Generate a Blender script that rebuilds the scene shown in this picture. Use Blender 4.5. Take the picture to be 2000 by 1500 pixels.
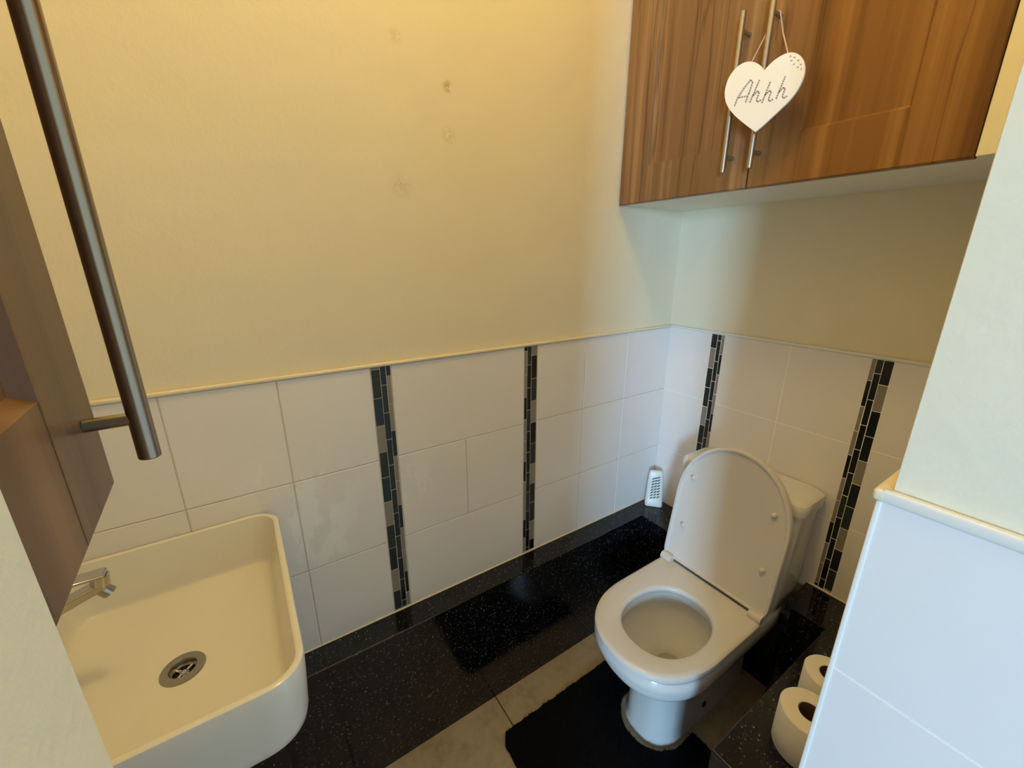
import bpy, bmesh, math, random
from mathutils import Vector, Matrix
random.seed(7)
for o in list(bpy.data.objects): bpy.data.objects.remove(o)
SC = bpy.context.scene
COL = SC.collection
PI = math.pi

# ------------------------------------------------------------ camera
F = 809.79
CAM = Vector((-1.3872, -0.9989, 1.4591))
r1, r2 = .5804, -.2944
W = Vector((math.sin(r1)*math.cos(r2), math.cos(r1)*math.cos(r2), math.sin(r2)))
R = Vector((math.cos(r1), -math.sin(r1), 0))
U = R.cross(W)
cd = bpy.data.cameras.new('camera'); cam = bpy.data.objects.new('camera', cd); COL.objects.link(cam)
cd.sensor_width = 36; cd.lens = 36*F/2000; cd.clip_start = .01
m = Matrix((R, U, -W)).transposed().to_4x4(); m.translation = CAM
cam.matrix_world = m
SC.camera = cam

# ------------------------------------------------------------ light and exposure
SC.view_settings.view_transform = 'Standard'
SC.view_settings.look = 'None'
SC.view_settings.exposure = 0.0
SC.view_settings.gamma = 1
SC.view_settings.use_curve_mapping = False
w = bpy.data.worlds.new('world'); SC.world = w; w.use_nodes = True
w.node_tree.nodes['Background'].inputs[0].default_value = (.62, .76, 1, 1)
w.node_tree.nodes['Background'].inputs[1].default_value = 0.62

def area(name, loc, target, sx, sy, power, color):
    d = bpy.data.lights.new(name, 'AREA'); d.shape = 'RECTANGLE'; d.size = sx; d.size_y = sy
    d.energy = power; d.color = color
    o = bpy.data.objects.new(name, d); COL.objects.link(o); o.location = loc
    o.rotation_euler = (Vector(target)-Vector(loc)).to_track_quat('-Z', 'Y').to_euler()
    return o
area('window_daylight', (-5.75, -4.97, 1.45), (-1.0, -.83, 1.0), .80, 1.7, 325, (.40, .69, 1.0))
d = bpy.data.lights.new('ceiling_bulb', 'POINT'); d.energy = 18; d.color = (1.0, .70, .21); d.shadow_soft_size = .10
LAMP = Vector((-1.08, -.55, 2.90))
o = bpy.data.objects.new('ceiling_bulb', d); COL.objects.link(o); o.location = LAMP+Vector((0, 0, -.13))

# ------------------------------------------------------------ helpers
def ray(px):
    return W + R*((px[0]-1000)/F) + U*((750-px[1])/F)
def onx(px, x):
    q = ray(px); return CAM + q*((x-CAM.x)/q.x)

def obj(name, bm, mat, parent=None, smooth=False, mats=None):
    me = bpy.data.meshes.new(name); bm.normal_update(); bm.to_mesh(me); bm.free()
    for mm in (mats or [mat]): me.materials.append(mm)
    o = bpy.data.objects.new(name, me); COL.objects.link(o)
    if parent: o.parent = parent
    if smooth:
        for p in me.polygons: p.use_smooth = True
        try: me.set_sharp_from_angle(angle=math.radians(38))
        except Exception: pass
    return o
def thing(name, label, cat, loc=(0, 0, 0), rz=0, group=None):
    o = bpy.data.objects.new(name, None); COL.objects.link(o); o.location = loc; o.rotation_euler = (0, 0, rz)
    o.empty_display_size = .05
    o['label'] = label; o['category'] = cat
    if group: o['group'] = group
    return o
def tag(o, label, cat, group=None):
    o['label'] = label; o['category'] = cat
    if group: o['group'] = group
    return o
def struct(o): o['kind'] = 'structure'; return o

def box(bm, x0, x1, y0, y1, z0, z1, bev=0, seg=1, mi=0):
    x0, x1 = sorted((x0, x1)); y0, y1 = sorted((y0, y1)); z0, z1 = sorted((z0, z1))
    r = bmesh.ops.create_cube(bm, size=1)
    vs = r['verts']
    for v in vs:
        v.co = Vector((x0+(v.co.x+.5)*(x1-x0), y0+(v.co.y+.5)*(y1-y0), z0+(v.co.z+.5)*(z1-z0)))
    fs = {f for v in vs for f in v.link_faces}
    for f in fs: f.material_index = mi
    if bev:
        es = {e for v in vs for e in v.link_edges}
        rr = bmesh.ops.bevel(bm, geom=list(es), offset=bev, segments=seg, affect='EDGES', profile=.5)
        for f in rr['faces']: f.material_index = mi
def tube(bm, pts, r, n=12, cap=True, mi=0):
    pts = [Vector(p) for p in pts]; rings = []
    for i, p in enumerate(pts):
        a = pts[max(i-1, 0)]; b = pts[min(i+1, len(pts)-1)]
        t = (b-a).normalized()
        ref = Vector((0, 0, 1)) if abs(t.z) < .9 else Vector((1, 0, 0))
        u = t.cross(ref).normalized(); v = t.cross(u)
        rad = r[i] if isinstance(r, (list, tuple)) else r
        rings.append([bm.verts.new(p+(u*math.cos(2*PI*k/n)+v*math.sin(2*PI*k/n))*rad) for k in range(n)])
    for a, b in zip(rings, rings[1:]):
        for k in range(n):
            bm.faces.new((a[k], a[(k+1) % n], b[(k+1) % n], b[k])).material_index = mi
    if cap:
        bm.faces.new(rings[0][::-1]).material_index = mi; bm.faces.new(rings[-1]).material_index = mi
def loft(bm, rings, cap0=True, cap1=True, close=True, mi=0):
    vr = [[bm.verts.new(p) for p in r] for r in rings]
    n = len(vr[0])
    for a, b in zip(vr, vr[1:]):
        for k in range(n if close else n-1):
            bm.faces.new((a[k], a[(k+1) % n], b[(k+1) % n], b[k])).material_index = mi
    if cap0: bm.faces.new(vr[0][::-1])
    if cap1: bm.faces.new(vr[-1])
    return vr
def lathe(bm, prof, n=48, c=(0, 0, 0), mi=0, cap0=False, cap1=False):
    rings = [[Vector((c[0]+r*math.cos(2*PI*k/n), c[1]+r*math.sin(2*PI*k/n), c[2]+z)) for k in range(n)] for r, z in prof]
    return loft(bm, rings, cap0, cap1, mi=mi)
def prism(bm, poly, a, b, bev=0, seg=2):
    # poly list of 2D, extruded between z=a and z=b
    v0 = [bm.verts.new((p[0], p[1], a)) for p in poly]; v1 = [bm.verts.new((p[0], p[1], b)) for p in poly]
    n = len(poly)
    bm.faces.new(v0[::-1]); top = bm.faces.new(v1)
    for k in range(n): bm.faces.new((v0[k], v0[(k+1) % n], v1[(k+1) % n], v1[k]))
    if bev:
        bmesh.ops.recalc_face_normals(bm, faces=bm.faces[:])
        es = list(top.edges)
        bmesh.ops.bevel(bm, geom=es, offset=bev, segments=seg, affect='EDGES', profile=.5)
def fixn(bm):
    bmesh.ops.recalc_face_normals(bm, faces=bm.faces[:])

# ------------------------------------------------------------ materials
def mat(name, color=(.8, .8, .8), rough=.5, metal=0, spec=.5, **k):
    m = bpy.data.materials.new(name); m.use_nodes = True
    b = m.node_tree.nodes['Principled BSDF']
    b.inputs['Base Color'].default_value = (*color, 1); b.inputs['Roughness'].default_value = rough
    b.inputs['Metallic'].default_value = metal; b.inputs['Specular IOR Level'].default_value = spec
    for kk, v in k.items(): b.inputs[kk.replace('_', ' ')].default_value = v
    return m
class N:
    def __init__(s, m): s.t = m.node_tree; s.b = s.t.nodes['Principled BSDF']
    def new(s, typ, **kw):
        n = s.t.nodes.new(typ)
        for k, v in kw.items():
            if k.startswith('_'): setattr(n, k[1:], v)
            else:
                key = int(k[1:]) if k[0] == 'i' and k[1:].isdigit() else k.replace('_', ' ')
                if hasattr(v, 'is_output'): s.t.links.new(v, n.inputs[key])
                else: n.inputs[key].default_value = v
        return n
    def link(s, a, b): s.t.links.new(a, b)
    def coord(s, kind='Object', scale=(1, 1, 1)):
        c = s.new('ShaderNodeTexCoord'); mp = s.new('ShaderNodeMapping', Vector=c.outputs[kind], Scale=scale)
        return mp.outputs[0]
    def noise(s, vec, scale, detail=4, rough=.5):
        return s.new('ShaderNodeTexNoise', Vector=vec, Scale=scale, Detail=detail, Roughness=rough).outputs[0]
    def ramp(s, fac, stops):
        n = s.new('ShaderNodeValToRGB', Fac=fac); e = n.color_ramp.elements
        while len(e) < len(stops): e.new(.5)
        for x, (p, c) in zip(e, stops):
            x.position = p; x.color = (*c, 1) if len(c) == 3 else c
        return n.outputs[0]
    def mix(s, fac, a, b):
        n = s.new('ShaderNodeMix', _data_type='RGBA')
        for i, v in ((0, fac), (6, a), (7, b)):
            if hasattr(v, 'is_output'): s.link(v, n.inputs[i])
            elif i == 0: n.inputs[0].default_value = v
            else: n.inputs[i].default_value = (*v, 1)
        return n.outputs[2]
    def math(s, op, a, b=0.0, clamp=False):
        n = s.new('ShaderNodeMath', _operation=op, _use_clamp=clamp)
        for i, v in ((0, a), (1, b)):
            if hasattr(v, 'is_output'): s.link(v, n.inputs[i])
            else: n.inputs[i].default_value = v
        return n.outputs[0]
    def bump(s, h, strength=.2, dist=.01):
        n = s.new('ShaderNodeBump', Height=h, Strength=strength, Distance=dist)
        s.link(n.outputs[0], s.b.inputs['Normal'])
    def near(s, vec, c, rad, soft):
        # 1 close to the point c (vec in metres), 0 away
        dd = s.new('ShaderNodeVectorMath', _operation='DISTANCE', i0=vec, i1=c).outputs['Value']
        return s.new('ShaderNodeMapRange', Value=dd, From_Min=rad, From_Max=rad+soft, To_Min=1.0, To_Max=0.0).outputs[0]

PAINTC = (.86, .78, .60)
def paint(name, spots=()):
    m = mat(name, PAINTC, .55, spec=.35); n = N(m)
    v = n.coord()
    a = n.noise(v, 6, 6, .6); b = n.noise(v, 220, 3, .6)
    h = n.math('ADD', n.math('MULTIPLY', a, 1.0), n.math('MULTIPLY', b, .06))
    n.bump(h, .22, .02)
    big = n.noise(v, 3.0, 3)
    col = n.mix(big, (PAINTC[0]*.97, PAINTC[1]*.965, PAINTC[2]*.95), (PAINTC[0]*1.02, PAINTC[1]*1.03, PAINTC[2]*1.04))
    for c, rad, soft, colr, k in spots:
        nz = n.noise(v, 90, 4, .7)
        s_ = n.near(v, c, rad, soft)
        f = n.math('MULTIPLY', n.math('MULTIPLY', s_, n.math('GREATER_THAN', nz, .46)), k)
        col = n.mix(f, col, colr)
    n.link(col, n.b.inputs['Base Color'])
    return m
M_paint = paint('cream_paint')
M_paintb = paint('cream_paint_marked', [((-.903, .008, 1.836), .002, .014, (.25, .12, .05), .55), ((-.905, .008, 1.737), .003, .02, (.55, .36, .16), .35),
    ((-1.02, .008, 1.905), .002, .016, (.45, .3, .14), .25), ((-1.03, .008, 1.62), .004, .03, (.5, .38, .2), .25)])
M_trim = mat('cream_trim', (.86, .78, .60), .35)
M_white = mat('white_gloss_trim', (.85, .84, .80), .3)
M_ceil = mat('ceiling_white', (.8, .78, .72), .8)

def tilemat(name, patches=None):
    m = mat(name, (.76, .70, .675), .2, spec=.42); n = N(m); v = n.coord()
    a = n.noise(v, 5, 2); b = n.noise(v, 60, 3)
    n.bump(n.math('ADD', a, n.math('MULTIPLY', b, .05)), .05, .02)
    col = n.mix(a, (.86, .82, .805), (.885, .85, .835))
    if patches:
        nz = n.noise(n.coord(scale=(1, 1, .45)), 17, 5, .65)
        for c, rad, soft in patches:
            s_ = n.near(v, c, rad, soft)
            f = n.math('MULTIPLY', s_, n.new('ShaderNodeMapRange', Value=nz, From_Min=.49, From_Max=.55).outputs[0])
            col = n.mix(n.math('MULTIPLY', f, .65), col, (.95, .94, .92))
    n.link(col, n.b.inputs['Base Color'])
    return m
M_tile = tilemat('pale_glazed_tile')
M_tileb = tilemat('pale_glazed_tile_patchy', [((-1.335, -.0, .90), .05, .12), ((-1.30, 0, .78), .04, .11), ((-1.06, 0, .87), .02, .08)])  # paler noise-broken patches round these points on the back wall tiles
M_grout = mat('grout', (.95, .93, .88), .8)
M_groutb = mat('grout_dark', (.62, .57, .50), .85)  # darker grout for the back wall joints
def slate(name, c0, c1, rough):
    m = mat(name, c0, rough, spec=.5); n = N(m); v = n.coord()
    a = n.noise(v, 90, 5, .65)
    n.link(n.ramp(a, [(.35, c0), (.6, c0), (.72, c1)]), n.b.inputs['Base Color'])
    return m
M_blk = slate('black_mosaic', (.008, .009, .009), (.03, .035, .035), .22)
M_gry = slate('charcoal_slate_mosaic', (.022, .027, .026), (.07, .08, .075), .45)
M_tan = slate('taupe_mosaic', (.27, .235, .20), (.31, .27, .235), .3)
M_mgrout = mat('mosaic_grout', (.60, .57, .52), .7)

# granite
M_gran = mat('black_granite', (.006, .006, .007), .10, spec=.5)
n = N(M_gran); v = n.coord()
vo = n.new('ShaderNodeTexVoronoi', Vector=v, Scale=330.0); vo2 = n.new('ShaderNodeTexVoronoi', Vector=v, Scale=150.0)
fl = n.ramp(vo.outputs['Color'], [(.0, (.004, .004, .005)), (.80, (.007, .007, .008)), (.88, (.04, .04, .042)), (.97, (.20, .195, .19))])
fl2 = n.ramp(vo2.outputs['Color'], [(.0, (0, 0, 0)), (.86, (0, 0, 0)), (.97, (.05, .048, .045))])
n.link(n.new('ShaderNodeVectorMath', _operation='ADD', i0=fl, i1=fl2).outputs[0], n.b.inputs['Base Color'])
g = n.noise(v, 9, 3); n.link(n.new('ShaderNodeMapRange', Value=g, From_Min=.3, From_Max=.8, To_Min=.06, To_Max=.2).outputs[0], n.b.inputs['Roughness'])

M_cer = mat('white_ceramic', (.80, .785, .755), .12, spec=.5, Coat_Weight=.25)
M_bas = mat('basin_ceramic', (.83, .80, .74), .16, spec=.45)
M_plas = mat('white_plastic_seat', (.78, .745, .71), .26, spec=.4)
M_water = mat('bowl_water', (.45, .43, .36), .05, spec=.5)
M_steel = mat('brushed_steel', (.42, .39, .35), .30, metal=1)
n = N(M_steel); nz = n.noise(n.coord(scale=(1, 1, 60)), 14, 3)
n.link(n.new('ShaderNodeMapRange', Value=nz, To_Min=.22, To_Max=.42).outputs[0], n.b.inputs['Roughness'])
M_steeld = mat('brushed_steel_dim', (.34, .295, .24), .24, metal=1)  # darker copy for the left handle; its dim, warm reflections put into the colour
M_chr = mat('chrome', (.62, .60, .57), .12, metal=1)
M_dark = mat('dark_void', (.008, .007, .006), .7)
M_pchr = mat('dull_chrome', (.42, .39, .34), .28, metal=1)

def wood(name, dark, mid, light, off=0):
    m = mat(name, mid, .34, spec=.35); n = N(m)
    c = n.new('ShaderNodeTexCoord')
    mp = n.new('ShaderNodeMapping', Vector=c.outputs['Object'], Scale=(7, 7, .34), Location=(off, off*.7, off*.3)).outputs[0]
    wob = n.noise(mp, 1.0, 5, .55)
    mp2 = n.new('ShaderNodeMapping', Vector=c.outputs['Object'], Scale=(60, 60, 1.6), Location=(off, 0, 0)).outputs[0]
    fine = n.noise(mp2, 1.6, 6, .65)
    band = n.new('ShaderNodeTexNoise', Vector=n.new('ShaderNodeMapping', Vector=c.outputs['Object'], Scale=(17, 17, .32), Location=(off*2, off, 0)).outputs[0], Scale=1.1, Detail=2.0, Roughness=.5).outputs[0]
    f = n.math('ADD', n.math('MULTIPLY', band, .62), n.math('ADD', n.math('MULTIPLY', wob, .26), n.math('MULTIPLY', fine, .20)))
    col = n.ramp(f, [(.39, dark), (.50, mid), (.555, mid), (.66, light)])
    # dark contour veins where the slow bands cross a level
    ab = n.math('ABSOLUTE', n.math('SUBTRACT', n.math('FRACT', n.math('MULTIPLY', wob, 4.0)), .5))
    vein = n.new('ShaderNodeMapRange', Value=ab, From_Min=0.0, From_Max=.045, To_Min=.55, To_Max=0.0).outputs[0]
    col = n.mix(vein, col, tuple(x*.62 for x in dark))
    n.link(col, n.b.inputs['Base Color'])
    n.bump(fine, .06, .003)
    return m
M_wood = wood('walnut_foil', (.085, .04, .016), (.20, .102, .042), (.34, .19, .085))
M_woodr = wood('walnut_foil_warm_lit', (.11, .045, .014), (.235, .110, .036), (.36, .19, .07), 3.3)  # same foil, with the right door's warmer light put into the colour
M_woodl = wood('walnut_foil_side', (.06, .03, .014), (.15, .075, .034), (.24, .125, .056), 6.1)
M_cab = mat('cream_cabinet_board', (.88, .86, .78), .45)
M_heart = mat('painted_heart', (.88, .85, .78), .5)
M_ink = mat('taupe_lettering', (.30, .25, .21), .7)
M_string = mat('jute_string', (.55, .38, .28), .8)
M_paper = mat('toilet_paper', (.86, .80, .70), .95, spec=.1)
n = N(M_paper); n.bump(n.noise(n.coord(), 300, 3), .15, .002)
M_card = mat('brown_card_core', (.13, .065, .045), .9)
M_fresh = mat('white_moulded_plastic', (.82, .84, .80), .3)
M_slot = mat('dark_green_slots', (.02, .045, .03), .6)  # near-black green for the raised slot shapes
M_mat = mat('black_shag', (.008, .008, .010), .95, spec=.15)
n = N(M_mat); n.bump(n.noise(n.coord(), 160, 4, .7), 1.0, .01)
# floor
M_floor = mat('beige_stone_floor_tile', (.3, .25, .18), .38, spec=.4); n = N(M_floor); v = n.coord()
a = n.noise(v, 7, 6, .65); b = n.noise(v, 40, 5, .6)
n.link(n.ramp(n.math('ADD', n.math('MULTIPLY', a, .65), n.math('MULTIPLY', b, .35)), [(.32, (.33, .26, .18)), (.52, (.48, .40, .29)), (.7, (.55, .47, .35))]), n.b.inputs['Base Color'])
n.bump(b, .08, .004)
M_fgrout = mat('dark_floor_grout', (.10, .075, .045), .9)
def emis(name, col, s):
    m = mat(name, (.9, .88, .8), .4); b = m.node_tree.nodes['Principled BSDF']
    b.inputs['Emission Color'].default_value = (*col, 1); b.inputs['Emission Strength'].default_value = s; return m
M_dome = emis('lit_opal_glass', (1, .74, .36), 3.5)

# ------------------------------------------------------------ room shell
ZT, Z1, Z2, ZL = 1.206, .957, .707, .466
XP, YP, XJ, YJ = -.833, -.886, -1.4305, -.885
XL = -1.84; ZC = 2.90
def wallbox(name, *b, m=M_paint, bev=0):
    bm = bmesh.new(); box(bm, *b, bev=bev); return struct(obj(name, bm, m))
w_back = wallbox('wall_back', XL-.1, .1, .008, .11, -.1, ZC, m=M_paintb)
w_right = wallbox('wall_right', .008, .11, -2.2, .008, -.1, ZC)
w_left = wallbox('wall_left', XL-.1, XL, -1.0, .008, -.1, ZC)
# solid return on the right of the doorway; its tiles stand 8 mm proud
w_near = wallbox('wall_near', XP+.008, .008, -2.2, YP-.008, -.1, ZC, bev=.0006)
w_jamb = wallbox('wall_near_left', XL, XJ, YJ-.115, YJ, -.1, ZC, bev=.002)
wallbox('ceiling', XL-.1, .11, -2.2, .11, ZC, ZC+.1, m=M_ceil)
# hall beyond the camera with the window the daylight comes from
wallbox('wall_hall_right', XP, XP+.1, -5.5, -2.2, -.1, ZC)
wallbox('wall_hall', -5.25, XP+.1, -5.6, -5.5, -.1, ZC)
wallbox('wall_hall_left', -7.2, -6.4, -5.6, -5.5, -.1, ZC)
wallbox('wall_hall_sill', -6.4, -5.25, -5.6, -5.5, -.1, .49)
bm = bmesh.new()
for a_ in ((-6.4, -6.33), (-5.32, -5.25)): box(bm, *a_, -5.59, -5.51, .55, 2.4, .004)
box(bm, -6.4, -5.25, -5.59, -5.51, .49, .55, .004); box(bm, -6.4, -5.25, -5.59, -5.51, 2.4, 2.46, .004)
struct(obj('window_1', bm, M_white))

# floor: individually bevelled tiles over dark grout
bm = bmesh.new(); box(bm, -7.2, .1, -5.6, .1, -.1, -.003); floor = struct(obj('floor', bm, M_fgrout))
bm = bmesh.new()
xs = [-.851+.46*i for i in range(-14, 3)]; ys = [.1, -.69, -1.15, -1.61, -2.07, -2.53, -2.99, -3.45, -3.91, -4.37, -4.83, -5.29, -5.6]
for i in range(len(xs)-1):
    for j in range(len(ys)-1):
        x0, x1 = xs[i], min(xs[i+1], .1)
        if x0 > .05: continue
        box(bm, x0+.002, x1-.002, ys[j+1]+.002, ys[j]-.002, -.006, 0, .0015)
tiles = obj('floor_tile', bm, M_floor, floor)
tiles['kind'] = 'structure'

# ---- glazed tile dado; tile faces at y=0 / x=0 / x=XP
def tile_xz(bm, x0, x1, z0, z1, y=0, sg=1):      # on a wall facing -y
    box(bm, x0+.0011, x1-.0011, y, y+.0075, z0+.0011, z1-.0011, .0012, 1, 0)
def mosaic(kind):
    return random.choice(kind)
PATS = {   # widest, middle, narrowest column: (height of the cut top piece, colours downwards)
 'A': [(.006, 'TGKTGKTGKTGK'), (.048, 'KGKKGGKGKKGK'), (.026, 'KTTKTTKTTKTK')],
 'B': [(.030, 'TKGTKGTKGTKG'), (.058, 'GKKGKKKGKKKG'), (.014, 'KTTKTTKTTKTT')],
 'C': [(.050, 'KTKKTKKTKKTK'), (.022, 'KKKKKKGKKKGK'), (.068, 'TKTTKTTKTTKT')],
 'D': [(.066, 'KTKKTKGTKGTK'), (.038, 'GKKKKKGKKKKK'), (.060, 'TKTTKTTKTTKT')]}
def strip_pieces(wide_left, key):
    """three columns of stone sticks: (u0,u1,z0,z1,mat)"""
    out = []
    cols = [(0.0, .0215), (.0215, .0365), (.0365, .0475)]
    if not wide_left: cols = [(.0475-b, .0475-a) for a, b in cols]
    for (u0, u1), (h, pat) in zip(cols, PATS[key]):
        z = ZT-.001; k = 0
        while z > ZL+.004:
            z0 = max(z-h, ZL+.006)
            if z-z0 > .004: out.append((u0, u1, z0, z, pat[k % len(pat)]))
            else: break
            z = z0; k += 1; h = .0735
    return out
MI = {'K': 2, 'G': 3, 'T': 4}
TM = [M_tile, M_grout, M_blk, M_gry, M_tan, M_mgrout]
def jit(rnd): return rnd.uniform(-.0004, .0004)
rows = [(ZL, Z2), (Z2, Z1), (Z1, ZT)]
# back wall
bm = bmesh.new()
box(bm, XL, 0, .0016, .008, ZL-.02, ZT, mi=1)
cols_b = [0.0, -.236, -.436, -.637, -.687, -.892, -1.093, -1.142, -1.3425, -1.544, -1.745, XL]
for a_, b_ in zip(cols_b, cols_b[1:]):
    if abs(a_-b_) < .06: continue
    for z0, z1 in rows:
        if a_ == -.687 and z0 != Z2: tile_xz(bm, -1.093, -.687, z0, z1)
        elif a_ == -.892 and z0 != Z2: continue
        else: tile_xz(bm, b_, a_, z0, z1)
rnd = random.Random(3)
for xa, wl, sd in ((-1.1415, True, 'A'), (-.6865, False, 'B')):
    box(bm, xa-.0005, xa+.0485, .001, .006, ZL, ZT, mi=5)
    for u0, u1, z0, z1, c in strip_pieces(wl, sd):
        box(bm, xa+u0+.0008+jit(rnd), xa+u1-.0008+jit(rnd), -.0005+jit(rnd), .005, z0+.0009, z1-.0009, .0008, 1, MI[c])
t_back = obj('tile_dado', bm, None, w_back, mats=[M_tileb, M_groutb]+TM[2:]); t_back['kind'] = 'structure'
# right wall
bm = bmesh.new()
box(bm, .0005, .008, YP, 0, ZL-.02, ZT, mi=1)
cols_r = [0.0, -.173, -.2195, -.4276, -.6267, -.6735, -.8735, YP]
for a_, b_ in zip(cols_r, cols_r[1:]):
    if abs(a_-b_) < .06 and abs(a_-b_) > .02: continue
    for z0, z1 in rows: box(bm, 0, .0075, b_+.0011, a_-.0011, z0+.0011, z1-.0011, .0012)
for ya, wl, sd in ((-.1725, True, 'C'), (-.6262, False, 'D')):   # u grows towards -y
    box(bm, .001, .006, ya-.0485, ya+.0005, ZL, ZT, mi=5)
    for u0, u1, z0, z1, c in strip_pieces(wl, sd):
        box(bm, -.0005+jit(rnd), .005, ya-u1+.0008+jit(rnd), ya-u0-.0008+jit(rnd), z0+.0009, z1-.0009, .0008, 1, MI[c])
t_r = obj('tile_dado', bm, None, w_right, mats=TM); t_r['kind'] = 'structure'
# pier (wall_near) tiles: face x = XP, plus the inner face y = YP
bm = bmesh.new()
for z0, z1 in ((.0, .207), (.207, .457), (.457, .715), (.715, .968), (.968, ZT)):
    y = YP
    for yw in (-1.86, -2.2):
        box(bm, XP, XP+.0075, yw+.0008, y-(.0015 if y == YP else .0008), z0+.0008, z1-.0008, .001); y = yw
    x = XP+.004
    while x < -.01:
        x1 = min(x+.2, 0)
        box(bm, x+.001, x1-.001, YP-.0075, YP, z0+.001, z1-.001, .001); x = x1
box(bm, XP+.0004, XP+.008, -2.2, YP-.001, 0, ZT, mi=1)
t_n = obj('tile_dado', bm, None, w_near, mats=TM); t_n['kind'] = 'structure'
# trims
def trimbox(name, *b, m=M_trim, bev=.003):
    bm = bmesh.new(); box(bm, *b, bev=bev, seg=3); return struct(obj(name, bm, m, smooth=True))
trimbox('trim_1', XL, .004, -.005, .0079, ZT, ZT+.0085)
trimbox('trim_2', -.004, .0079, YP, -.005, ZT, ZT+.0085, m=M_white)
trimbox('trim_3', XP-.003, XP+.0079, -2.2, YP-.0002, ZT-.001, ZT+.014, m=M_white, bev=.004)
trimbox('trim_4', XP-.003, -.001, YP-.008, YP+.006, ZT-.001, ZT+.013, m=M_trim, bev=.004)
trimbox('trim_5', XP-.0015, XP+.004, YP-.004, YP+.0015, .0, ZT-.001, m=M_white, bev=.0015)
trimbox('trim_8', -.003, .0, -.003, .0, ZL, ZT, m=M_white, bev=.001)
# silicone beads along the granite
trimbox('trim_6', XL+.002, -.004, -.004, 0, ZL, ZL+.004, m=M_trim, bev=.0015)
trimbox('trim_7', -.004, 0, YP+.004, -.612, ZL, ZL+.004, m=M_trim, bev=.0015)

# ------------------------------------------------------------ granite ledge (one continuous U-shaped boxing)
D, E, YN, XE = .0765, .1546, -.7165, -.697
poly = [(XL+.001, -.0005), (-.0005, -.0005), (-.0005, -.212), (-E, -.212), (-E, -D), (XL+.001, -D)]
bm = bmesh.new()
top = [(XL+.001, -.0005), (-.0005, -.0005), (-.0005, -.212), (-E, -.212), (-E, -D), (XL+.001, -D)]
prism(bm, top, 0.0, ZL, .0025)
bm2 = bmesh.new()
pr = [(-.0005, -.606), (-.0005, YP+.0005), (XE, YP+.0005), (XE, YN), (-E, YN), (-E, -.630), (-.125, -.606)]
prism(bm2, pr, 0.0, ZL, .0025)
me_ = bpy.data.meshes.new('tmp'); bm2.to_mesh(me_); bm2.free(); bm.from_mesh(me_); bpy.data.meshes.remove(me_)
# low link behind the toilet
box(bm, -.03, -.0005, -.606, -.212, 0, .30)
fixn(bm)
tag(obj('granite_ledge', bm, M_gran), 'black sparkly granite boxed ledge running round the foot of the tiled walls', 'ledge')

# ------------------------------------------------------------ toilet
YC = -.4215
def dshape(xb, xf, hw, yc=YC, n=36, p=2.35, front=.23, rb=.012, m_side=8):
    """D outline in plan: straight back at xb, straight sides, superellipse nose at xf (xf<xb). Constant vertex count."""
    fr = min(front, (xb-xf)*.72); xc = xf+fr; pts = []
    for k in range(6):                       # back right rounded corner (-y side)
        a = PI/2*k/5; pts.append((xb-rb+rb*math.cos(a), yc-hw+rb-rb*math.sin(a)))
    for k in range(1, m_side):
        t = k/m_side; pts.append((xb-rb+(xc-xb+rb)*t, yc-hw))
    for k in range(n+1):
        a = -PI/2+PI*k/n
        c, s = math.cos(a), math.sin(a)
        pts.append((xc-fr*abs(c)**(2/p), yc+hw*(abs(s)**(2/p))*(1 if s > 0 else -1)))
    for k in range(1, m_side):
        t = 1-k/m_side; pts.append((xb-rb+(xc-xb+rb)*t, yc+hw))
    for k in range(6):
        a = PI/2*(1-k/5); pts.append((xb-rb+rb*math.cos(a), yc+hw-rb+rb*math.sin(a)))
    return pts
def oval(cx, cy, a, b, n, p=2.3, skew=0):
    out = []
    for k in range(n):
        t = 2*PI*k/n; c, s = math.cos(t), math.sin(t)
        out.append((cx+a*(abs(c)**(2/p))*(1 if c > 0 else -1), cy+b*(abs(s)**(2/p))*(1 if s > 0 else -1)))
    return out
def z3(p, z): return [Vector((x, y, z)) for x, y in p]
def resample(poly, c, n):
    """n points on closed poly at equal polar angles around c"""
    out = []
    m_ = len(poly)
    for k in range(n):
        a = 2*PI*k/n; dx, dy = math.cos(a), math.sin(a); best = None
        for i in range(m_):
            x0, y0 = poly[i][0]-c[0], poly[i][1]-c[1]; x1, y1 = poly[(i+1) % m_][0]-c[0], poly[(i+1) % m_][1]-c[1]
            ex, ey = x1-x0, y1-y0; den = dx*ey-dy*ex
            if abs(den) < 1e-12: continue
            t = (x0*ey-y0*ex)/den; s = (x0*dy-y0*dx)/den
            if t > 0 and -1e-6 <= s <= 1+1e-6: best = t if best is None else max(best, t)
        out.append((c[0]+dx*best, c[1]+dy*best))
    return out
toilet = thing('toilet', 'white close-coupled toilet with its lid up, standing in the corner niche', 'toilet', (-.35, YC, 0))
TI = Matrix.Translation((.35, -YC, 0))
def tpart(name, bm, m_, smooth=True, parent=None):
    fixn(bm); bmesh.ops.transform(bm, matrix=TI, verts=bm.verts[:])
    return obj(name, bm, m_, parent or toilet, smooth)
HC = (-.463, -.4315); NN = 96
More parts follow.
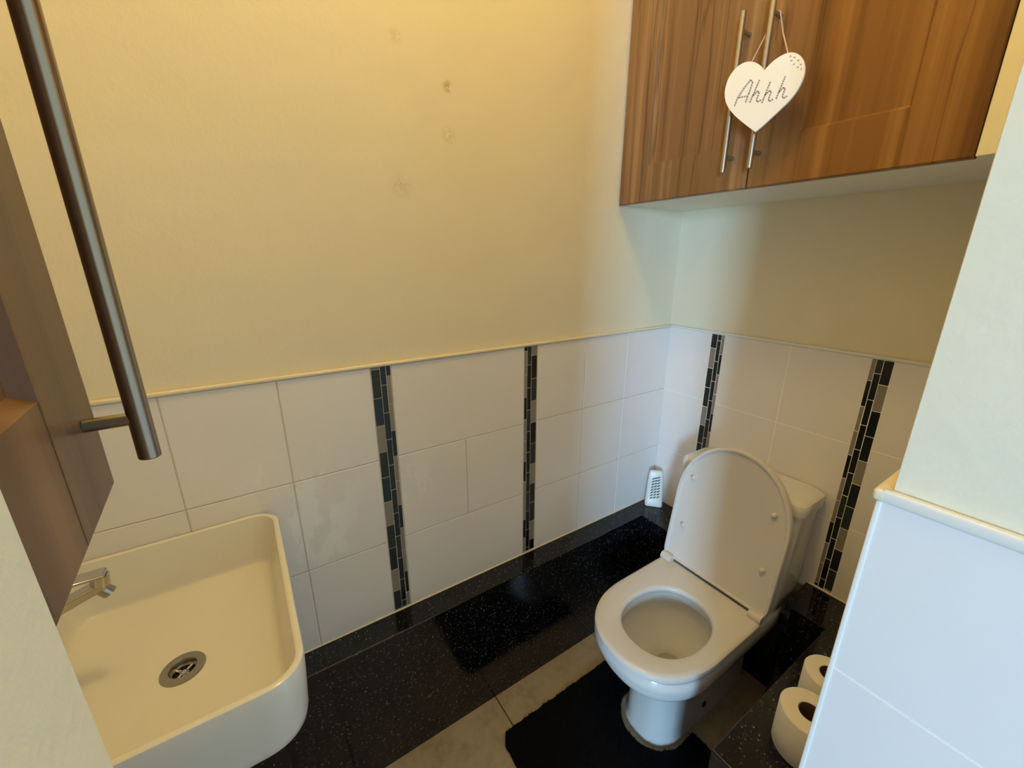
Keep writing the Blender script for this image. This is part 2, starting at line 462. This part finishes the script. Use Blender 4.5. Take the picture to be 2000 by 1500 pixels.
# pan
bm = bmesh.new()
sec = [(0.0, -.06, -.532, .092), (.012, -.06, -.532, .092), (.03, -.06, -.526, .086), (.18, -.06, -.528, .086), (.235, -.06, -.545, .094), (.262, -.07, -.572, .110),
       (.285, -.08, -.604, .130), (.305, -.09, -.632, .150), (.320, -.09, -.648, .161), (.330, -.09, -.653, .1635), (.345, -.09, -.656, .1655), (.3585, -.09, -.6565, .166),
       (.3605, -.09, -.6625, .1705), (.363, -.09, -.6675, .1735), (.375, -.09, -.671, .1745), (.395, -.09, -.671, .1745), (.403, -.09, -.667, .171), (.406, -.09, -.660, .165)]
rings = []
for z, xb, xf, hw in sec:
    rings.append(z3(resample(dshape(xb, xf, hw, front=.20 if z > .25 else .12, p=2.3 if z > .25 else 2.6), HC, NN), z))
inner = [(.406, .146, .118), (.402, .141, .113), (.385, .139, .111), (.372, .146, .118), (.355, .150, .120), (.31, .138, .108), (.27, .112, .088), (.235, .075, .062), (.21, .05, .048), (.19, .045, .043)]
for z, a, b in inner:
    sh = (.406-z)*.25
    o_ = oval(HC[0]+sh, HC[1], a, b, 720)
    rings.append(z3(resample(o_, HC if z > .25 else (HC[0]+sh, HC[1]), NN), z))
loft(bm, rings, True, False)
pan = tpart('pan', bm, M_cer)
bm = bmesh.new(); o_ = oval(HC[0]+.050, HC[1], .053, .05, 48)
f_ = bm.faces.new([bm.verts.new(v_) for v_ in z3(o_, .205)])
tpart('water', bm, M_water, False, None)
# screw cover on the side of the foot
bm = bmesh.new(); tube(bm, [(-.31, YC-.0845, .055), (-.31, YC-.090, .055)], .010, 16)
tpart('bolt_cap', bm, M_dark)
# seat
bm = bmesh.new(); rings = []
so = [(.409, 0.004), (.411, .001), (.420, 0), (.427, .0015), (.4305, .006), (.4315, .014)]
for z, ins in so: rings.append(z3(resample(dshape(-.236, -.679+ins, .1765-ins, n=48, front=.225, p=2.25, rb=.006), HC, NN), z))
for z, ins in ((.4315, -.010), (.430, -.004), (.425, .000), (.417, .001), (.409, -.003)):
    rings.append(z3(resample(oval(HC[0]-.002, HC[1]-.001, .138-ins, .1125-ins, 720, p=2.25), HC, NN), z))
rings.append(rings[0])
loft(bm, rings, False, False); bmesh.ops.remove_doubles(bm, verts=bm.verts[:], dist=1e-6)
seat = tpart('seat', bm, M_plas)
# lid, leaning back on the cistern: local u across (y), v up the lid, w out (towards -x)
LX, LZ, LK = -.232, .440, .15
ln = math.hypot(1, LK); vdir = Vector((LK/ln, 0, 1/ln)); wdir = Vector((-1/ln, 0, LK/ln))
def lp(u, v_, w_): return Vector((LX, u, LZ))+vdir*v_+wdir*w_
def lidoutline(ins):
    pts = dshape(0, -.458+ins, .1800-ins, n=48, front=.215, p=2.1, rb=.012); pts = [(min(x, -ins*.6), y) for x, y in pts]
    return resample(pts, (-.23, YC), NN)
bm = bmesh.new(); rings = []
for ins, w_ in ((.006, -.020), (.001, -.017), (0, -.008), (0, .002), (.0015, .0045), (.004, .005), (.008, .004), (.011, -.001), (.016, -.003)):
    rings.append([lp(y, -x, w_) for x, y in lidoutline(ins)])
loft(bm, rings, True, True)
lid = tpart('lid', bm, M_plas)
for u, v_ in ((-.290, .312), (-.291, .135), (-.548, .312), (-.556, .136)):
    bm = bmesh.new(); prof = [(.0078, 0), (.0078, .006), (.0066, .009), (.0035, .011), (.0005, .0115)]
    n_ = 20; rr = [[lp(u+r*math.cos(2*PI*k/n_), v_+r*math.sin(2*PI*k/n_), -.0035+h) for k in range(n_)] for r, h in prof]
    loft(bm, rr, True, True); tpart('bumper', bm, M_plas, True, lid)
for yy in (YC+.155, YC-.155):
    bm = bmesh.new(); s_ = .012
    tube(bm, [(-.243, yy-.019, .438), (-.243, yy+.019, .438)], .0145, 24)
    box(bm, -.252, -.222, yy-.014, yy+.014, .408, .436, .004, 2)
    tpart('hinge', bm, M_plas)
# cistern
bm = bmesh.new(); rings = []
def rrect(x0, x1, y0, y1, r, n_=6):
    p = []
    for cx, cy, a0 in ((x1-r, y1-r, 0), (x0+r, y1-r, PI/2), (x0+r, y0+r, PI), (x1-r, y0+r, 3*PI/2)):
        for k in range(n_+1):
            a = a0+PI/2*k/n_; p.append((cx+r*math.cos(a), cy+r*math.sin(a)))
    return p
for z, xf, hw in ((.407, -.155, .176), (.412, -.158, .179), (.45, -.157, .180), (.60, -.149, .184), (.752, -.138, .187)):
    rings.append(z3(rrect(xf, -.006, YC-hw+.012, YC+hw+.012, .02), z))
loft(bm, rings, True, True); tpart('cistern', bm, M_cer)
bm = bmesh.new(); rings = []
for z, g in ((.748, -.001), (.7485, .004), (.751, .007), (.776, .009), (.785, .006), (.7895, -.001), (.792, -.012)):
    rings.append(z3(rrect(-.143-g, -.003, YC+.012-.190-g, YC+.012+.190+g, .022), z))
loft(bm, rings, True, True); tpart('cistern_lid', bm, M_cer)

# ------------------------------------------------------------ bath mat
def mat_outline():
    P = []
    def seg(a, b, n_):
        for k in range(n_): P.append((a[0]+(b[0]-a[0])*k/n_, a[1]+(b[1]-a[1])*k/n_))
    seg((-.885, -.195), (-.40, -.195), 40); seg((-.40, -.195), (-.385, -.21), 2); seg((-.385, -.21), (-.385, -.318), 9)
    cx, cy, r = -.452, YC, .103
    for k in range(25):
        a = PI/2+PI*k/24; P.append((cx+r*1.0*math.cos(a), cy+r*math.sin(a)))
    seg((-.385, -.5265), (-.385, -.70), 16); seg((-.385, -.708), (-.89, -.708), 40); seg((-.906, -.69), (-.906, -.215), 40)
    return P
pts = [(x+random.uniform(-.002, .002), y+random.uniform(-.002, .002)) for x, y in mat_outline()]
bm = bmesh.new(); prism(bm, pts, .0015, .012, .003)
bmesh.ops.triangulate(bm, faces=bm.faces[:])
def inside(x, y):
    c = False; j = len(pts)-1
    for i in range(len(pts)):
        xi, yi = pts[i]; xj, yj = pts[j]
        if (yi > y) != (yj > y) and x < (xj-xi)*(y-yi)/(yj-yi)+xi: c = not c
        j = i
    return c
cnt = 0
while cnt < 15000:
    x, y = random.uniform(-.908, -.383), random.uniform(-.710, -.193)
    if not inside(x, y): continue
    cnt += 1; a = random.uniform(0, 2*PI); h = random.uniform(.006, .014); r = .0016; l = .006
    b0 = Vector((x, y, .008)); t = b0+Vector((random.uniform(-l, l), random.uniform(-l, l), h))
    bm.faces.new([bm.verts.new(b0+Vector((r*math.cos(a+q), r*math.sin(a+q), 0))) for q in (0, PI)]+[bm.verts.new(t)])
tag(obj('bath_mat', bm, M_mat), 'black shaggy pedestal mat cut round the foot of the toilet', 'mat')

# ------------------------------------------------------------ toilet rolls
def roll(x, y, r, h, label):
    t = thing('toilet_roll', label, 'toilet roll', (x, y, ZL), 0, 'toilet rolls on the near ledge')
    bm = bmesh.new(); ri = .0215
    lathe(bm, [(ri, .0), (r-.002, 0), (r, .003), (r, h*.42), (r-.0006, h*.422), (r, h*.425), (r, h-.003), (r-.0015, h-.0006), (r-.003, h), (ri+.001, h), (ri, h-.001), (ri, .0)], 64)
    bmesh.ops.remove_doubles(bm, verts=bm.verts[:], dist=1e-6); fixn(bm); obj('paper', bm, M_paper, t, True)
    bm = bmesh.new(); lathe(bm, [(ri-.0003, .001), (ri-.0003, h-.0015), (ri-.0015, h-.0015), (ri-.0015, .001), (ri-.0003, .001)], 40)
    bmesh.ops.remove_doubles(bm, verts=bm.verts[:], dist=1e-6); fixn(bm); obj('core', bm, M_card, t, True)
roll(-.537, -.818, .054, .104, 'white toilet roll nearest the doorway, standing on end in front of the other')
roll(-.408, -.806, .050, .104, 'white toilet roll standing further back, half hidden by the tiled corner')

# ------------------------------------------------------------ air freshener
af = thing('air_freshener', 'small white plug-shaped air freshener with slanted slots, in the ledge corner', 'air freshener', (-.053, -.049, ZL), -math.radians(48))
# local: -y is the front
bm = bmesh.new()
def wedge(z, w_, yb, yf, r): return z3(rrect(-w_/2, w_/2, yf, yb, r, 5), z)
rings = [wedge(0, .066, .016, -.018, .008), wedge(.003, .070, .019, -.021, .010), wedge(.012, .070, .019, -.021, .010), wedge(.024, .068, .019, -.016, .009),
         wedge(.06, .066, .0185, -.010, .008), wedge(.11, .061, .018, -.002, .008), wedge(.142, .056, .0175, .003, .007), wedge(.150, .050, .016, .006, .005), wedge(.153, .040, .014, .008, .003)]
loft(bm, rings, True, True); fixn(bm); obj('body', bm, M_fresh, af, True)
bm = bmesh.new()
for c_ in range(3):
    for k in range(8):
        z = .038+.0118*k+c_*.0035; u = (c_-1)*(.0135-.0005*k)+.001
        hy = -.016+(z-.024)*(.0155/.088)+.0002
        # slanted slot: a small sheared box just proud of the face
        w_, h_ = .0047, .0030; sl = .0030
        vs = []
        for dy in (-.0007, .002):
            for sx, sz in ((-1, -1), (1, -1), (1, 1), (-1, 1)):
                zz = z+sz*h_*.75+sx*sl
                yy = -.016+(zz-.024)*.1667 if zz < .06 else (-.010+(zz-.06)*.16 if zz < .11 else -.002+(zz-.11)*.156)
                vs.append(bm.verts.new((u+sx*w_, yy+dy, zz)))
        for q in ((0, 1, 2, 3), (7, 6, 5, 4), (0, 4, 5, 1), (1, 5, 6, 2), (2, 6, 7, 3), (3, 7, 4, 0)): bm.faces.new([vs[i] for i in q])
fixn(bm); o_ = obj('slots', bm, M_slot, af); o_['label'] = 'dark slanted vent slots'

# ------------------------------------------------------------ basin, vanity, tap
BX0, BX1, BY0, BY1, BZ0, BZ1 = -1.765, -1.385, -.478, -.001, .770, .907
basin = thing('wash_basin', 'white rectangular countertop wash basin with rounded corners against the tiled wall', 'basin', ((BX0+BX1)/2, (BY0+BY1)/2, BZ0))
cx, cy = (BX0+BX1)/2, (BY0+BY1)/2
def brect(z, ins, r, ix=0): return [Vector((x-cx, y-cy, z-BZ0)) for x, y in rrect(BX0+ins, BX1-ins, BY0+ins, BY1-min(ins, .012+ins*.4) if ins > 0 else BY1, r, 10)]
bm = bmesh.new(); rings = []
for z, ins, r in ((BZ0, .026, .05), (BZ0+.004, .016, .05), (BZ0+.014, .009, .052), (BZ0+.03, .006, .052), (.86, .002, .05), (BZ1-.006, 0, .05), (BZ1-.002, .001, .049), (BZ1, .004, .047),
                  (BZ1, .008, .043), (BZ1-.002, .011, .040), (BZ1-.008, .012, .039), (.86, .018, .036), (.812, .030, .032), (.803, .034, .03), (.799, .040, .028), (.7975, .048, .026)): rings.append(brect(z, ins, r))
vr = loft(bm, rings, True, False)
# sloped bottom falling to the waste
DX, DY = -1.562-cx, -.245-cy
last = vr[-1]; N_ = len(last); ring2 = []
for v_ in last:
    d_ = Vector((v_.co.x-DX, v_.co.y-DY)); a = math.atan2(d_.y, d_.x)
    ring2.append((DX+.032*math.cos(a), DY+.032*math.sin(a)))
v2 = [bm.verts.new((x, y, .7905-BZ0)) for x, y in ring2]
for k in range(N_): bm.faces.new((last[k], last[(k+1) % N_], v2[(k+1) % N_], v2[k]))
v3 = [bm.verts.new((x, y, .776-BZ0)) for x, y in ring2]
for k in range(N_): bm.faces.new((v2[k], v2[(k+1) % N_], v3[(k+1) % N_], v3[k]))
bm.faces.new(v3)
fixn(bm); obj('bowl', bm, M_bas, basin, True)
bm = bmesh.new()
lathe(bm, [(.0185, -.010), (.0185, .0005), (.020, .0025), (.031, .0022), (.0325, 0.0), (.0325, -.003)], 48, (DX, DY, .7915-BZ0))
fixn(bm); wst = obj('waste', bm, M_pchr, basin, True); wst['label'] = 'round metal plughole ring'
bm = bmesh.new()
lathe(bm, [(.0001, -.008), (.004, -.0075), (.005, -.009), (.0065, -.009)], 24, (DX, DY, .7915-BZ0))
for k in range(4):
    a = PI/4+k*PI/2
    for s_ in (-1, 1):
        pass
    tube(bm, [(DX+.005*math.cos(a), DY+.005*math.sin(a), .7825-BZ0), (DX+.019*math.cos(a), DY+.019*math.sin(a), .7825-BZ0)], .0022, 8)
lathe(bm, [(.0155, -.010), (.0165, -.008), (.0186, -.008)], 40, (DX, DY, .7915-BZ0))
obj('waste_grid', bm, M_chr, wst, True)
bm = bmesh.new(); lathe(bm, [(.0001, 0), (.0186, 0)], 32, (DX, DY, .7785-BZ0)); obj('drain_hole', bm, M_dark, wst)

van = thing('vanity_unit', 'dark vanity shelf with granite top under the white basin', 'vanity unit', (-1.62, -.22, .50))
bm = bmesh.new(); box(bm, XL+.003+1.62, -1.425+1.62, -.425+.22, -.002+.22, .735-.5, BZ0-.5, .002); obj('worktop', bm, M_gran, van)
bm = bmesh.new(); box(bm, XL+.003+1.62, -1.432+1.62, -.415+.22, -.002+.22, 0, .735-.5, .002); obj('cabinet_body', bm, M_gran, van)

tap = thing('basin_mixer_tap', 'chrome mixer tap with flat lever reaching in over the basin from the left', 'tap', (-1.797, -.222, BZ0))
# the tap stands on the vanity worktop beside the basin
bm = bmesh.new(); lathe(bm, [(.024, 0), (.024, .004), (.020, .006), (.019, .215), (.017, .224), (.0001, .225)], 32, cap0=True); fixn(bm); obj('tap_body', bm, M_chr, tap, True)
def slab(bm, a, b, w0, w1, t0, t1, bev=.003):
    a, b = Vector(a), Vector(b); d_ = (b-a).normalized(); s_ = Vector((0, 1, 0)); up = d_.cross(s_).normalized()*-1
    if up.z < 0: up = -up
    vs = []
    for p, w_, t in ((a, w0, t0), (b, w1, t1)):
        for sy, sz in ((-1, -1), (1, -1), (1, 1), (-1, 1)): vs.append(bm.verts.new(p+s_*(sy*w_)+up*(sz*t)))
    fs = [bm.faces.new([vs[i] for i in q]) for q in ((0, 1, 2, 3), (7, 6, 5, 4), (0, 4, 5, 1), (1, 5, 6, 2), (2, 6, 7, 3), (3, 7, 4, 0))]
    fixn(bm); bmesh.ops.bevel(bm, geom=list({e for f in fs for e in f.edges}), offset=bev, segments=3, affect='EDGES')
bm = bmesh.new(); slab(bm, (0, 0, .152), (.174, 0, .214), .013, .0115, .009, .007); fixn(bm); sp = obj('spout', bm, M_chr, tap, True)
bm = bmesh.new(); tube(bm, [(.166, 0, .208), (.175, 0, .194)], .0095, 20); fixn(bm); obj('aerator', bm, M_pchr, sp, True)
bm = bmesh.new(); slab(bm, (-.01, 0, .229), (.178, 0, .231), .0145, .0125, .0035, .0028, .002); fixn(bm); obj('lever', bm, M_chr, tap, True)

bm = bmesh.new(); tube(bm, [(.168, -.0, .2125), (.170, 0, .229)], .0115, 20); fixn(bm); obj('spout_tip', bm, M_chr, sp, True)

# ------------------------------------------------------------ wall cabinets
def shaker(bm, y0, y1, z0, z1, x0, x1, inset=.098, dep=.008, bev=.006):
    """door slab between x0 (front, more negative) and x1 (back) with recessed centre"""
    box(bm, x0+dep+.0012, x1, y0, y1, z0, z1)
    o_ = [(y0, z0), (y1, z0), (y1, z1), (y0, z1)]
    i_ = [(y0+inset, z0+inset), (y1-inset, z0+inset), (y1-inset, z1-inset), (y0+inset, z1-inset)]
    j_ = [(y0+inset+bev, z0+inset+bev), (y1-inset-bev, z0+inset+bev), (y1-inset-bev, z1-inset-bev), (y0+inset+bev, z1-inset-bev)]
    r0 = .0025
    q_ = [(y0+r0, z0+r0), (y1-r0, z0+r0), (y1-r0, z1-r0), (y0+r0, z1-r0)]
    def ring(p, x): return [bm.verts.new((x, a, b)) for a, b in p]
    A = ring(o_, x0+dep+.0015); B = ring(o_, x0+r0); C_ = ring(q_, x0); C2 = ring(i_, x0); D_ = ring(j_, x0+dep)
    for a, b in ((A, B), (B, C_), (C_, C2), (C2, D_)):
        for k in range(4): bm.faces.new((a[k], a[(k+1) % 4], b[(k+1) % 4], b[k]))
    bm.faces.new(D_)
    # routed joint lines between stiles and bottom rail
    for yy in (y0+inset-.0003, y1-inset-.0003):
        box(bm, x0-.0003, x0+.001, yy, yy+.0006, z0+.003, z0+inset)
    fixn(bm)
def bar_handle(bm, x, y, z0, z1, r=.006, so=.035, inset=.03, sr=.0045):
    n_ = 24
    tube(bm, [(x-so, y, z0), (x-so, y, z0+.0008), (x-so, y, z1-.0008), (x-so, y, z1)], [r-.0007, r, r, r-.0007], n_)
    for z in (z0+inset, z1-inset): tube(bm, [(x, y, z), (x-so, y, z)], sr, 14)
    fixn(bm)
XF = -.326; CB = 1.62; CT = 2.36
cab = thing('wall_cabinet', 'walnut two-door wall cabinet with cream underside above the toilet', 'wall cabinet', (-.16, -.44, CB))
off = Vector((.16, .44, -CB))
def cpart(name, bm, m_, parent, smooth=False):
    bmesh.ops.translate(bm, verts=bm.verts[:], vec=off); return obj(name, bm, m_, parent, smooth)
bm = bmesh.new(); box(bm, XF+.020, .007, YP-.006, .006, CB, CT, .001); cpart('carcass', bm, M_cab, cab)
bm = bmesh.new(); box(bm, XF, XF+.0195, YP-.006, -.7785, CB, CT, .0015); cpart('filler_panel', bm, M_cab, cab)
ds = []
for y0, y1, mm in ((-.3955, .004, M_wood), (-.7765, -.3985, M_woodr)):
    bm = bmesh.new(); shaker(bm, y0, y1, CB-.001, CT-.004, XF, XF+.019); ds.append(cpart('door', bm, mm, cab))
for d_, yy, z0, z1 in ((ds[0], -.3555, 1.655, 1.975), (ds[1], -.4190, 1.655, 1.985)):
    bm = bmesh.new(); bar_handle(bm, XF, yy, z0, z1, inset=.035); cpart('handle', bm, M_steel, d_, True)

# left cabinet beside the doorway, very close to the camera
LXF = -1.486
lc = thing('wall_cabinet', 'dark walnut wall cabinet with long steel bar handle at the left edge above the basin', 'wall cabinet', (-1.66, -.70, 1.295), math.radians(0))
off = Vector((1.66, .70, -1.295))
yj0, yj1 = -.872, -.599
bm = bmesh.new(); box(bm, XL+.004, LXF-.022, yj0, yj1-.002, 1.296, 2.2, .001); cpart('carcass', bm, M_cab, lc)
bm = bmesh.new(); shaker(bm, -.0, yj1-yj0, 1.295, 2.2, -.020, 0, inset=.092)   # built facing -x, then turned to face +x
bmesh.ops.rotate(bm, verts=bm.verts[:], matrix=Matrix.Rotation(PI, 3, 'Z'))
bmesh.ops.translate(bm, verts=bm.verts[:], vec=Vector((-.020, 0, 0)))
# hinge edge at the near side; turned by 2.2 degrees
bmesh.ops.rotate(bm, verts=bm.verts[:], cent=(0, 0, 0), matrix=Matrix.Rotation(math.radians(2.2), 3, 'Z'))
bmesh.ops.translate(bm, verts=bm.verts[:], vec=Vector((LXF, yj1, 0)))
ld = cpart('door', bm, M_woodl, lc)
bm = bmesh.new(); bar_handle(bm, 0, 0, 1.3235, 1.6435, r=.0066, so=.028, inset=.030, sr=.0045)
bmesh.ops.rotate(bm, verts=bm.verts[:], matrix=Matrix.Rotation(PI, 3, 'Z'))
bmesh.ops.translate(bm, verts=bm.verts[:], vec=Vector((LXF+.002, yj1-.034, 0)))
cpart('handle', bm, M_steeld, ld, True)

# little hook seen past the cabinet edge
bm = bmesh.new(); tube(bm, [(-1.668, .0079, 1.2405), (-1.668, -.012, 1.2405), (-1.660, -.020, 1.239), (-1.645, -.022, 1.240), (-1.632, -.020, 1.246)], [.006, .005, .005, .0052, .0055], 14); fixn(bm)
tag(obj('wall_hook', bm, M_chr, smooth=True), 'small curved metal hook on the painted wall just above the tiles, by the left cabinet', 'hook')

# ------------------------------------------------------------ hanging heart
HX = -.386
def cp(u, v_): return (1380+u*.24, v_*.24)
hc = onx(cp(467, 750), HX)
heart = thing('hanging_heart', 'white wooden heart plaque lettered Ahhh, hanging by string from the cabinet handle', 'heart sign', hc)
def H(u, v_, dx=0): p = onx(cp(u, v_), HX)-hc; return Vector((dx, p.y, p.z))
out = [(467, 575), (448, 548), (425, 525), (390, 506), (345, 500), (295, 512), (235, 555), (185, 622), (155, 700), (146, 770), (158, 840), (190, 897), (240, 952), (300, 1003), (350, 1042), (395, 1075),
       (450, 1030), (520, 965), (600, 890), (672, 820), (735, 738), (780, 650), (798, 568), (788, 495), (750, 444), (695, 425), (635, 438), (570, 475), (515, 522)]
# catmull-rom smoothing except at notch and tip
def smooth_pts(pp, sharp, sub=5):
    o2 = []; n_ = len(pp)
    for i in range(n_):
        p0, p1, p2, p3 = pp[i-1], pp[i], pp[(i+1) % n_], pp[(i+2) % n_]
        if i in sharp: p0 = p1
        if (i+1) % n_ in sharp: p3 = p2
        for s_ in range(sub):
            t = s_/sub
            o2.append(tuple(.5*((2*b)+(-a+c)*t+(2*a-5*b+4*c-d_)*t*t+(-a+3*b-3*c+d_)*t**3) for a, b, c, d_ in zip(p0, p1, p2, p3)))
    return o2
op = smooth_pts(out, {0, 15})
cu, cv = 440, 760
bm = bmesh.new()
rings = []
for s_, dx in ((1, .0042), (1, .001), (.994, 0)):
    rings.append([H(cu+(u-cu)*s_, cv+(v_-cv)*s_, dx) for u, v_ in op])
loft(bm, rings, True, True); fixn(bm); bmesh.ops.triangulate(bm, faces=[f for f in bm.faces if len(f.verts) > 4])
obj('plaque', bm, M_heart, heart)
bm = bmesh.new()
def dash(p, q, wd=5.4):
    (u0, v0), (u1, v1) = p, q; L_ = math.hypot(u1-u0, v1-v0)
    if L_ < 1: return
    nx, ny = -(v1-v0)/L_*wd, (u1-u0)/L_*wd
    a = [H(u0+nx, v0+ny), H(u1+nx, v1+ny), H(u1-nx, v1-ny), H(u0-nx, v0-ny)]
    lo = [bm.verts.new(x+Vector((.0002, 0, 0))) for x in a]; hi = [bm.verts.new(x+Vector((-.0006, 0, 0))) for x in a]
    bm.faces.new(hi); bm.faces.new(lo[::-1])
    for k in range(4): bm.faces.new((lo[k], lo[(k+1) % 4], hi[(k+1) % 4], hi[k]))
def dashed(path, on_=15, gap=6):
    for p, q in zip(path, path[1:]):
        L_ = math.hypot(q[0]-p[0], q[1]-p[1]); t = 0
        while t < L_-2:
            e_ = min(t+on_, L_); f0, f1 = t/L_, e_/L_
            dash((p[0]+(q[0]-p[0])*f0, p[1]+(q[1]-p[1])*f0), (p[0]+(q[0]-p[0])*f1, p[1]+(q[1]-p[1])*f1)); t = e_+gap
dashed([(228, 862), (252, 800), (300, 725), (358, 650)]); dashed([(358, 650), (376, 668), (345, 760), (316, 838)]); dashed([(262, 795), (330, 782)])
for b0, t0, h0 in (((352, 835), (432, 650), (378, 780)), ((450, 838), (522, 660), (475, 775)), ((566, 804), (642, 620), (588, 750))):
    dashed([b0, t0]); dashed([h0, (h0[0]+38, h0[1]-38), (h0[0]+52, h0[1]-28), (h0[0]+28, h0[1]+34), (h0[0]+38, h0[1]+50), (h0[0]+66, h0[1]+32)])
for u, v_, a in ((684, 458, .6), (716, 466, .6), (746, 490, .8), (768, 524, 1.0), (772, 562, 1.2), (690, 494, .6), (712, 522, .8), (744, 546, 1.0)):
    dash((u-9*math.cos(a), v_+9*math.sin(a)*.6), (u+9*math.cos(a), v_-9*math.sin(a)*.6), 3.6)
fixn(bm); o_ = obj('lettering', bm, M_ink, heart); o_['label'] = 'grey dashed Ahhh lettering and small marks'
bm = bmesh.new()
sx = XF-.014; zt = 1.95+.0055
hook = Vector((sx, -.4190, zt))-hc
l0 = H(350, 515, .005); l1 = H(655, 440, .005)
tube(bm, [l0, l0.lerp(hook, .55)+Vector((0, 0, 0)), hook+Vector((0, .005, -.002)), hook, hook+Vector((0, -.005, -.002)), l1.lerp(hook, .5), l1], .0013, 8)
fixn(bm); obj('string', bm, M_string, heart, True)

# ------------------------------------------------------------ ceiling light (above the frame)
cl = thing('ceiling_light', 'round opal ceiling light giving the warm glow on the upper wall', 'ceiling light', LAMP)
bm = bmesh.new(); lathe(bm, [(.0001, -.0), (.13, -.0), (.13, -.018), (.122, -.022), (.0001, -.022)], 48); fixn(bm); obj('base_plate', bm, M_white, cl, True)
bm = bmesh.new(); lathe(bm, [(.118, -.023), (.11, -.04), (.08, -.055), (.04, -.063), (.0005, -.065)], 48); fixn(bm); obj('glass_dome', bm, M_dome, cl, True)
